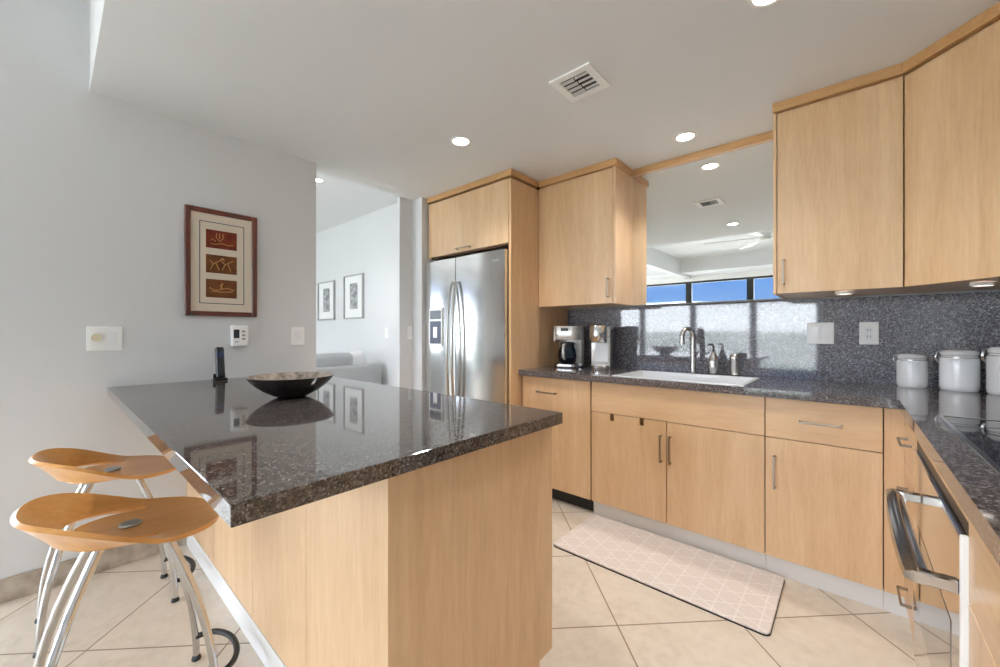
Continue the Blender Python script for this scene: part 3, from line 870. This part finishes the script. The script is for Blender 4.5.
for k, (zc, m_) in enumerate(((1.735, 'print_red'), (1.590, 'print_brown'), (1.447, 'print_brown'))):
    p = obj('print', box(XL + .0115, XL + .0128, pc - .077, pc + .077, zc - .053, zc + .053), M[m_], t)
    s_ = bmesh.new(); X_ = XL + .0131
    def stroke(pts, w=.0022):
        add_tube(s_, [(X_, pc + a, zc + c) for a, c in pts], w, 6)
    if k == 0:      # loose animal-like squiggles only
        stroke([(-.055, -.028), (-.03, -.03), (0, -.02), (.03, -.028), (.058, -.024)]); stroke([(-.025, .038), (-.028, .01), (-.01, -.01), (.008, .012), (.005, .038)]); stroke([(-.012, .036), (-.010, .005)])
        stroke([(-.055, -.01), (-.045, .0), (-.03, -.012)])
    elif k == 1:
        for o_ in (-.03, .028):
            stroke([(o_ - .03, .02), (o_ - .01, .0), (o_ + .004, .012), (o_ + .03, .028)]); stroke([(o_ - .012, .0), (o_ - .026, -.034)]); stroke([(o_ + .002, .006), (o_ + .018, -.034)])
        stroke([(-.006, .03), (.006, .036), (.012, .024)], .004)
    else:
        stroke([(-.062, .004), (-.03, -.012), (.0, -.002), (.03, .006), (.062, -.006)]); stroke([(-.05, -.016), (0, -.02), (.055, -.014)]); stroke([(.0, .0), (-.004, .02), (.006, .03)], .004)
    obj('figures', s_, M['ink'], p)

# living-room pictures
def grey_picture(x0, x1, z0, z1, label, group):
    Y = 2.68
    t = thing('framed_print', label, 'picture', ((x0 + x1) / 2, Y, z0), group)
    b = bmesh.new(); w = .016
    add_box(b, x0, x0 + w, Y - .03, Y - .001, z0, z1); add_box(b, x1 - w, x1, Y - .03, Y - .001, z0, z1)
    add_box(b, x0 + w, x1 - w, Y - .03, Y - .001, z0, z0 + w); add_box(b, x0 + w, x1 - w, Y - .03, Y - .001, z1 - w, z1)
    obj('frame', b, M['frame_grey'], t)
    obj('mount', box(x0 + w, x1 - w, Y - .012, Y - .001, z0 + w, z1 - w), M['mat_white'], t)
    cx, cz = (x0 + x1) / 2, (z0 + z1) / 2 + .01
    obj('print', box(cx - .1, cx + .1, Y - .014, Y - .011, cz - .17, cz + .17), M['print_grey'], t)
grey_picture(-5.98, -5.47, 1.37, 1.93, 'grey-framed print in the living room, partly hidden by the left wall end', None)
grey_picture(-5.19, -4.69, 1.37, 1.955, 'grey-framed print in the living room, the fully visible one above the sofa', None)

# sofa seen from behind
t = thing('sofa', 'pale grey sofa beyond the opening, its back to the kitchen', 'sofa', (-4.6, 1.4, 0))
b = bmesh.new(); sx_ = -4.14
add_box(b, sx_ - .16, sx_, .4, 2.60, .0, .815, .025, 3)
obj('back_frame', b, M['sofa'], t)
b = bmesh.new(); add_box(b, sx_ - .95, sx_ - .16, .4, 2.60, .05, .40, .03, 3)
obj('seat_base', b, M['sofa'], t)
for yy in (.5, 1.12, 1.74):
    b = bmesh.new(); add_box(b, sx_ - .36, sx_ - .165, yy, yy + .60, .42, .955 - (0.0 if yy < 1.5 else .0), .06, 4)
    obj('back_cushion', b, M['sofa'], t)
b = bmesh.new(); add_box(b, sx_ - .95, sx_ - .16, 2.42, 2.60, .40, .66, .03, 3)
obj('armrest', b, M['sofa'], t)
b = bmesh.new(); add_box(b, -.08, .08, -.20, .20, 0, .42, .07, 4)
for v in b.verts:
    v.co = Matrix.Rotation(math.radians(24), 3, 'X') @ v.co; v.co += Vector((sx_ - .27, 2.46, .54))
tag(obj('throw_pillow', b, M['pillow'], at=(sx_ - .27, 2.46, .54)), 'white throw pillow leaning at the far end of the sofa', 'pillow')

# ------------------------------------------------------------------ island
IX1, IY0, IY1 = -.741, .191, 1.167
tag(obj('island_countertop', box(XL + .001, IX1, IY0, IY1, Z_U, Z_CT, .0015), M['granite'], at=(-1.8, .68, Z_U)), 'dark brown speckled granite slab on top of the island', 'countertop')
BX1, BY0, BY1 = -.782, .505, 1.163
t = thing('island_cabinet', 'maple-clad kitchen island base under the dark granite slab', 'kitchen island', (-1.8, .84, 0))
obj('body', box(XL + .001, BX1 - .021, BY0 + .02, BY1 - .022, KZ, Z_U - .001), M['carcass'], t)
b = bmesh.new()
pts = [(BY0, 0), (BY1 - .075, 0), (BY1 - .075, .085), (BY1, .085), (BY1, Z_U - .001), (BY0, Z_U - .001)]
va = [b.verts.new((BX1 - .02, y, z)) for y, z in pts]; vb = [b.verts.new((BX1, y, z)) for y, z in pts]
b.faces.new(va[::-1]); b.faces.new(vb)
for i in range(len(pts)): b.faces.new((va[i], va[(i + 1) % 6], vb[(i + 1) % 6], vb[i]))
obj('end_panel', b, M['maple'], t)
sx_list = [XL + .001, -2.25, -1.70, -1.225, BX1 - .021]
for a, c in zip(sx_list[:-1], sx_list[1:]):
    obj('side_panel', box(a + .001, c - .001, BY0 + .004, BY0 + .02, KZ + .005, Z_U - .001, .001), M['maple'], t)
obj('skirting', box(XL + .014, BX1 - .021, BY0 + .002, BY0 + .02, 0, KZ + .003, .001), M['kick'], t)
nb = 4
for k in range(nb):
    a = XL + .03 + k * (BX1 - .03 - XL - .03) / nb; c = XL + .03 + (k + 1) * (BX1 - .03 - XL - .03) / nb
    obj('door', box(a + .002, c - .002, BY1 - .021, BY1 - .002, KZ, Z_U - .006, .001), M['maple'], t)
obj('toe_kick', box(XL + .001, BX1 - .021, BY1 - .09, BY1 - .075, 0, KZ - .001), M['kick'], t)

# bowl on the island
bx_, by_ = -1.80, .688
t = thing('decorative_bowl', 'wide black bowl with mottled pale inside on the island', 'bowl', (bx_, by_, Z_CT))
b = bmesh.new()
out = [(.048, 0), (.056, .003), (.074, .010), (.105, .027), (.133, .048), (.155, .070), (.167, .087), (.170, .090)]
inn = [(.166, .090), (.160, .084), (.128, .052), (.098, .031), (.05, .014), (.0005, .010)]
add_lathe(b, [(r, Z_CT + z) for r, z in out] + [(.166, Z_CT + .090)], bx_, by_, 56, caps=False)
add_lathe(b, [(.0005, Z_CT + .0005), (.055, Z_CT + .0005)], bx_, by_, 56, caps=False)
obj('shell', b, M['bowl_out'], t)
b = bmesh.new(); add_lathe(b, [(r, Z_CT + z + .0002) for r, z in inn], bx_, by_, 56, caps=False)
obj('inner_glaze', b, M['bowl_in'], t)

# cordless phone in its charger
px_, py_ = -2.70, .645
b = bmesh.new()
add_box(b, px_ - .03, px_ + .03, py_ - .031, py_ + .031, Z_CT + .0003, Z_CT + .016, .005, 2)
add_box(b, px_ - .03, px_ - .014, py_ - .029, py_ + .029, Z_CT + .010, Z_CT + .04, .005, 2)
tag(obj('phone_charger', b, M['black'], at=(px_, py_, Z_CT)), 'black charging cradle under the cordless phone on the island', 'phone charger')
t = thing('cordless_phone', 'dark cordless phone handset standing upright on the island by the wall', 'phone', (px_, py_, Z_CT + .02))
R_ = Matrix.Translation((px_ + .006, py_, Z_CT + .021)) @ Matrix.Rotation(math.radians(-9), 4, 'Y')
def loc_part(name, args, mat, par, bev=.003):
    bb = box(*args, bev=bev); bmesh.ops.transform(bb, matrix=R_, verts=bb.verts); return obj(name, bb, mat, par)
loc_part('handset', (-.011, .011, -.0215, .0215, -.004, .172), M['black'], t, .007)
loc_part('screen', (.0115, .0132, -.016, .016, .112, .142), M['screen'], t, .0005)
for r_ in range(4):
    for c_ in range(3):
        y = (c_ - 1) * .0125; z = .034 + r_ * .016
        loc_part('key', (.0115, .0138, y - .0045, y + .0045, z - .005, z + .005), M['lcd'], t, .0008)

# ------------------------------------------------------------------ bar stools
def make_stool(cx, cy, label):
    t = thing('bar_stool', label, 'stool', (cx, cy, 0), 'bentwood stools at the island')
    NT, NR = 72, 22
    A, B = .205, .222
    bm = bmesh.new()
    def surf(r, th):
        c, s_ = math.cos(th), math.sin(th)          # s_=+1 front (towards the island), -1 back
        n = 2.35
        k = (abs(c) ** n + abs(s_) ** n) ** (-1 / n)
        x, y = A * k * c * r, B * k * s_ * r
        back = .5 - .5 * s_                          # 1 at back, 0 at front
        bb = max(0.0, min(1.0, (back - .30) / .66)); bb = bb * bb * (3 - 2 * bb)
        q = max(0.0, (r - .66) / .34)
        z = (.615) + .092 * bb * q ** .8 - .016 * (1 - r * r) - .022 * max(0, s_) * r * r - .006 * r * (1 - bb)
        return Vector((cx + x, cy + y, z))
    rs = [0.0] + [.60 * i / 8 for i in range(1, 9)] + [.685] + [.685 + .315 * i / 8 for i in range(1, 9)]
    grid = []
    ctr = bm.verts.new(surf(0, 0))
    for r in rs[1:]:
        grid.append([bm.verts.new(surf(r, 2 * PI * k / NT)) for k in range(NT)])
    for k in range(NT): bm.faces.new((ctr, grid[0][k], grid[0][(k + 1) % NT]))
    for i in range(len(grid) - 1):
        for k in range(NT):
            th = 2 * PI * (k + .5) / NT
            if i == 7 and math.sin(th) < .34: continue   # the open U-shaped slot between pan and back rim
            bm.faces.new((grid[i][k], grid[i][(k + 1) % NT], grid[i + 1][(k + 1) % NT], grid[i + 1][k]))
    # lower the pan a little at the slot so the back rim stands proud of it
    bmesh.ops.recalc_face_normals(bm, faces=bm.faces)
    if bm.faces[0].normal.z < 0: bmesh.ops.reverse_faces(bm, faces=bm.faces)
    bmesh.ops.solidify(bm, geom=list(bm.faces), thickness=.013)
    obj('seat', bm, M['seat_wood'], t, smooth=40)
    e = bmesh.new(); add_lathe(e, [(.001, .6075), (.024, .607), (.027, .604), (.027, .600)], cx, cy, 28)
    obj('emblem', e, M['emblem'], t)
    hub = bmesh.new(); add_box(hub, cx - .08, cx + .08, cy - .095, cy + .095, .578, .588, .004, 2)
    obj('mounting_plate', hub, M['chrome'], t)
    for sx in (-1, 1):
        for sy in (-1, 1):
            lb = bmesh.new(); pts = []
            for i in range(15):
                q = i / 14; f = 1 - (1 - q) ** 1.9
                pts.append((cx + sx * (.05 + .08 * f), cy + sy * .065 + (.125 * f if sy > 0 else -.14 * f), .585 - (.585 - .012) * q))
            add_tube(lb, pts, [.0135 - .0035 * (i / 14) for i in range(15)], 14)
            lg = obj('leg', lb, M['chrome'], t)
            fb = bmesh.new(); add_lathe(fb, [(.014, .0005), (.015, .004), (.012, .014), (.010, .018)], pts[-1][0], pts[-1][1], 18)
            obj('rubber_foot', fb, M['rubber'], lg)
    ring = bmesh.new(); pts = []
    for i in range(25):
        a = PI * (-.04 + 1.08 * i / 24)
        pts.append((cx + .125 * math.cos(a), cy + .185 + .09 * max(0, math.sin(a)) ** .8, .085))
    add_tube(ring, pts, .0095, 12)
    obj('footrest', ring, M['rubber'], t)
    return t
st = make_stool(-1.655, .163, 'bentwood bar stool with chrome legs, the nearer of the two at the island')
dup(st, (-2.37, .178, 0), 'bentwood bar stool with chrome legs, the farther one close to the left wall')

# ------------------------------------------------------------------ anti-fatigue mat
t = None
b = bmesh.new()
mx0, mx1, my0, my1 = -1.245, -.235, 1.852, 2.338
def round_rect(x0, x1, y0, y1, r, n=6):
    pts = []
    for (cx, cy, a0) in ((x1 - r, y1 - r, 0), (x0 + r, y1 - r, PI / 2), (x0 + r, y0 + r, PI), (x1 - r, y0 + r, 1.5 * PI)):
        for i in range(n + 1):
            a = a0 + PI / 2 * i / n; pts.append((cx + r * math.cos(a), cy + r * math.sin(a)))
    return pts
t = thing('kitchen_mat', 'beige cushioned mat with white line pattern on the floor before the sink', 'mat', ((mx0 + mx1) / 2, (my0 + my1) / 2, 0))
add_prism(b, round_rect(mx0, mx1, my0, my1, .025), .004, .014, .003)
obj('cushion', b, M['rug'], t)
b = bmesh.new(); add_prism(b, round_rect(mx0 - .002, mx1 + .002, my0 - .002, my1 + .002, .026), .0003, .0045)
obj('backing', b, M['black'], t)

# ------------------------------------------------------------------ counter-top things
def canister(cx, cy, r, h_, label, lean):
    t = thing('canister', label, 'canister', (cx, cy, Z_CT), 'white canisters in the counter corner')
    z = Z_CT
    b = bmesh.new(); add_lathe(b, [(r * .9, z + .0004), (r * .97, z + .006), (r, z + .02), (r, z + h_ * .72), (r * .97, z + h_ * .79), (r * .90, z + h_ * .83), (r * .90, z + h_ * .845)], cx, cy, 40)
    obj('jar', b, M['ceramic'], t)
    b = bmesh.new(); add_lathe(b, [(r * .93, z + h_ * .862), (r * .96, z + h_ * .88), (r * .95, z + h_ * .93), (r * .82, z + h_ * .975), (r * .4, z + h_), (.0005, z + h_)], cx, cy, 40)
    obj('lid', b, M['ceramic'], t)
    b = bmesh.new(); add_lathe(b, [(r * .88, z + h_ * .844), (r * .93, z + h_ * .847), (r * .93, z + h_ * .861), (r * .88, z + h_ * .863)], cx, cy, 40, caps=False)
    obj('gasket', b, M['frame_grey'], t)
    b = bmesh.new()
    add_tube(b, [(cx + (r * .955) * math.cos(2 * PI * k / 40), cy + (r * .955) * math.sin(2 * PI * k / 40), z + h_ * .80) for k in range(41)], .0018, 6, caps=False)
    ca, sa = math.cos(lean), math.sin(lean); tx, ty = -sa, ca
    for s_ in (-.012, .012):
        add_tube(b, [(cx + ca * r * .94 + tx * s_, cy + sa * r * .94 + ty * s_, z + h_ * .95), (cx + ca * (r + .008) + tx * s_, cy + sa * (r + .008) + ty * s_, z + h_ * .90), (cx + ca * (r + .012) + tx * s_, cy + sa * (r + .012) + ty * s_, z + h_ * .76), (cx + ca * (r + .004) + tx * s_, cy + sa * (r + .004) + ty * s_, z + h_ * .66)], .0022, 8)
    add_tube(b, [(cx + ca * (r + .012) - tx * .016, cy + sa * (r + .012) - ty * .016, z + h_ * .78), (cx + ca * (r + .012) + tx * .016, cy + sa * (r + .012) + ty * .016, z + h_ * .78)], .003, 8)
    obj('wire_clamp', b, M['chrome'], t)
canister(.236, 2.89, .057, .170, 'smallest white clamp-lid canister, on the left of the corner row', PI)
canister(.388, 2.85, .065, .196, 'middle white clamp-lid canister in the counter corner', PI)
canister(.530, 2.79, .070, .215, 'largest white clamp-lid canister, cut off by the right edge of the photo', PI)

def turned(bm, cx, cy, ang):
    m_ = Matrix.Translation((cx, cy, Z_CT)) @ Matrix.Rotation(ang, 4, 'Z')
    bmesh.ops.transform(bm, matrix=m_, verts=bm.verts); return bm
# drip coffee maker
cx, cy, an = -1.685, 2.745, math.radians(14)
t = thing('coffee_maker', 'silver drip coffee maker with glass carafe beside the tall fridge panel', 'coffee maker', (cx, cy, Z_CT))
b = bmesh.new(); add_box(b, -.095, .095, .03, .115, .0005, .30, .012, 2); add_box(b, -.095, -.080, -.10, .04, .20, .30, .005)
obj('tower', turned(b, cx, cy, an), M['silver_plastic'], t)
b = bmesh.new(); add_prism(b, round_rect(-.095, .095, -.115, .115, .04), .215, .325, .008, 2)
obj('brew_head', turned(b, cx, cy, an), M['silver_plastic'], t)
b = bmesh.new(); add_prism(b, round_rect(-.098, .098, -.122, .116, .05), .0005, .032, .006, 2)
obj('base', turned(b, cx, cy, an), M['chrome'], t)
b = bmesh.new(); add_box(b, -.03, .03, -.1175, -.110, .285, .31, .003); 
obj('control_panel', turned(b, cx, cy, an), M['black'], t)
b = bmesh.new(); add_lathe(b, [(.052, .036), (.066, .045), (.072, .09), (.066, .135), (.052, .168), (.050, .176)], 0, -.045, 36)
cf = obj('carafe', turned(b, cx, cy, an), M['carafe'], t)
b = bmesh.new(); add_lathe(b, [(.053, .172), (.056, .178), (.056, .196), (.02, .202), (.0005, .202)], 0, -.045, 36)
obj('carafe_lid', turned(b, cx, cy, an), M['black'], cf)
b = bmesh.new(); add_lathe(b, [(.0005, .037), (.0495, .037), (.062, .046), (.066, .08), (.0005, .08)], 0, -.045, 32)
obj('coffee', turned(b, cx, cy, an), M['navy'], cf)
b = bmesh.new(); add_tube(b, [(.0, -.098, .185), (.0, -.135, .18), (.0, -.150, .14), (.0, -.140, .085), (.0, -.115, .07)], .010, 10)
for v in b.verts: pass
obj('carafe_handle', turned(b, cx, cy, an), M['silver_plastic'], cf)
# pod machine
cx, cy, an = -1.40, 2.735, math.radians(14)
t = thing('pod_coffee_machine', 'brushed silver single-serve coffee machine between the drip coffee maker and sink', 'coffee maker', (cx, cy, Z_CT))
b = bmesh.new(); add_box(b, -.075, .068, -.01, .125, .0005, .30, .008, 2)
obj('body', turned(b, cx, cy, an), M['silver_plastic'], t)
b = bmesh.new(); add_lathe(b, [(.060, .20), (.064, .206), (.064, .318), (.058, .328), (.0005, .330)], -.012, -.04, 36)
obj('brew_head', turned(b, cx, cy, an), M['steel'], t)
b = bmesh.new(); add_box(b, -.04, .055, -.016, -.0095, .055, .195, .002)
obj('splash_panel', turned(b, cx, cy, an), M['pale_panel'], t)
b = bmesh.new(); add_lathe(b, [(.066, .0005), (.068, .006), (.068, .026), (.062, .032), (.0005, .032)], 0, -.045, 36)
obj('drip_tray', turned(b, cx, cy, an), M['chrome'], t)
b = bmesh.new(); add_box(b, .0685, .082, .0, .125, .0005, .296, .004)
obj('water_tank', turned(b, cx, cy, an), M['black'], t)
b = bmesh.new(); add_box(b, -.07, .07, -.02, .128, .3005, .318, .006, 2)
obj('lid', turned(b, cx, cy, an), M['silver_plastic'], t)

# ------------------------------------------------------------------ ceiling fan, seen in the mirror
fx, fy, fz = -.93, -1.10, 2.56
t = thing('ceiling_fan', 'white ceiling fan reflected in the mirror, hanging from the raised ceiling', 'ceiling fan', (fx, fy, H_TRAY))
b = bmesh.new(); add_lathe(b, [(.055, H_TRAY - .0005), (.06, H_TRAY - .02), (.03, H_TRAY - .05)], fx, fy, 24); obj('canopy', b, M['white_paint'], t)
b = bmesh.new(); add_tube(b, [(fx, fy, H_TRAY - .045), (fx, fy, fz + .055)], .012, 12); obj('downrod', b, M['white_paint'], t)
b = bmesh.new(); add_lathe(b, [(.03, fz + .06), (.09, fz + .045), (.10, fz), (.08, fz - .045), (.03, fz - .06)], fx, fy, 28); obj('motor', b, M['white_paint'], t)
for k in range(5):
    a = 2 * PI * k / 5 + math.radians(243)
    bb = bmesh.new(); add_prism(bb, [(.10, -.035), (.25, -.075), (.72, -.09), (.75, -.065), (.75, .065), (.72, .09), (.25, .075), (.10, .035)], -.004, .004)
    m_ = Matrix.Translation((fx, fy, fz - .01)) @ Matrix.Rotation(a, 4, 'Z') @ Matrix.Rotation(math.radians(11), 4, 'X')
    bmesh.ops.transform(bb, matrix=m_, verts=bb.verts)
    obj('blade', bb, M['white_paint'], t)
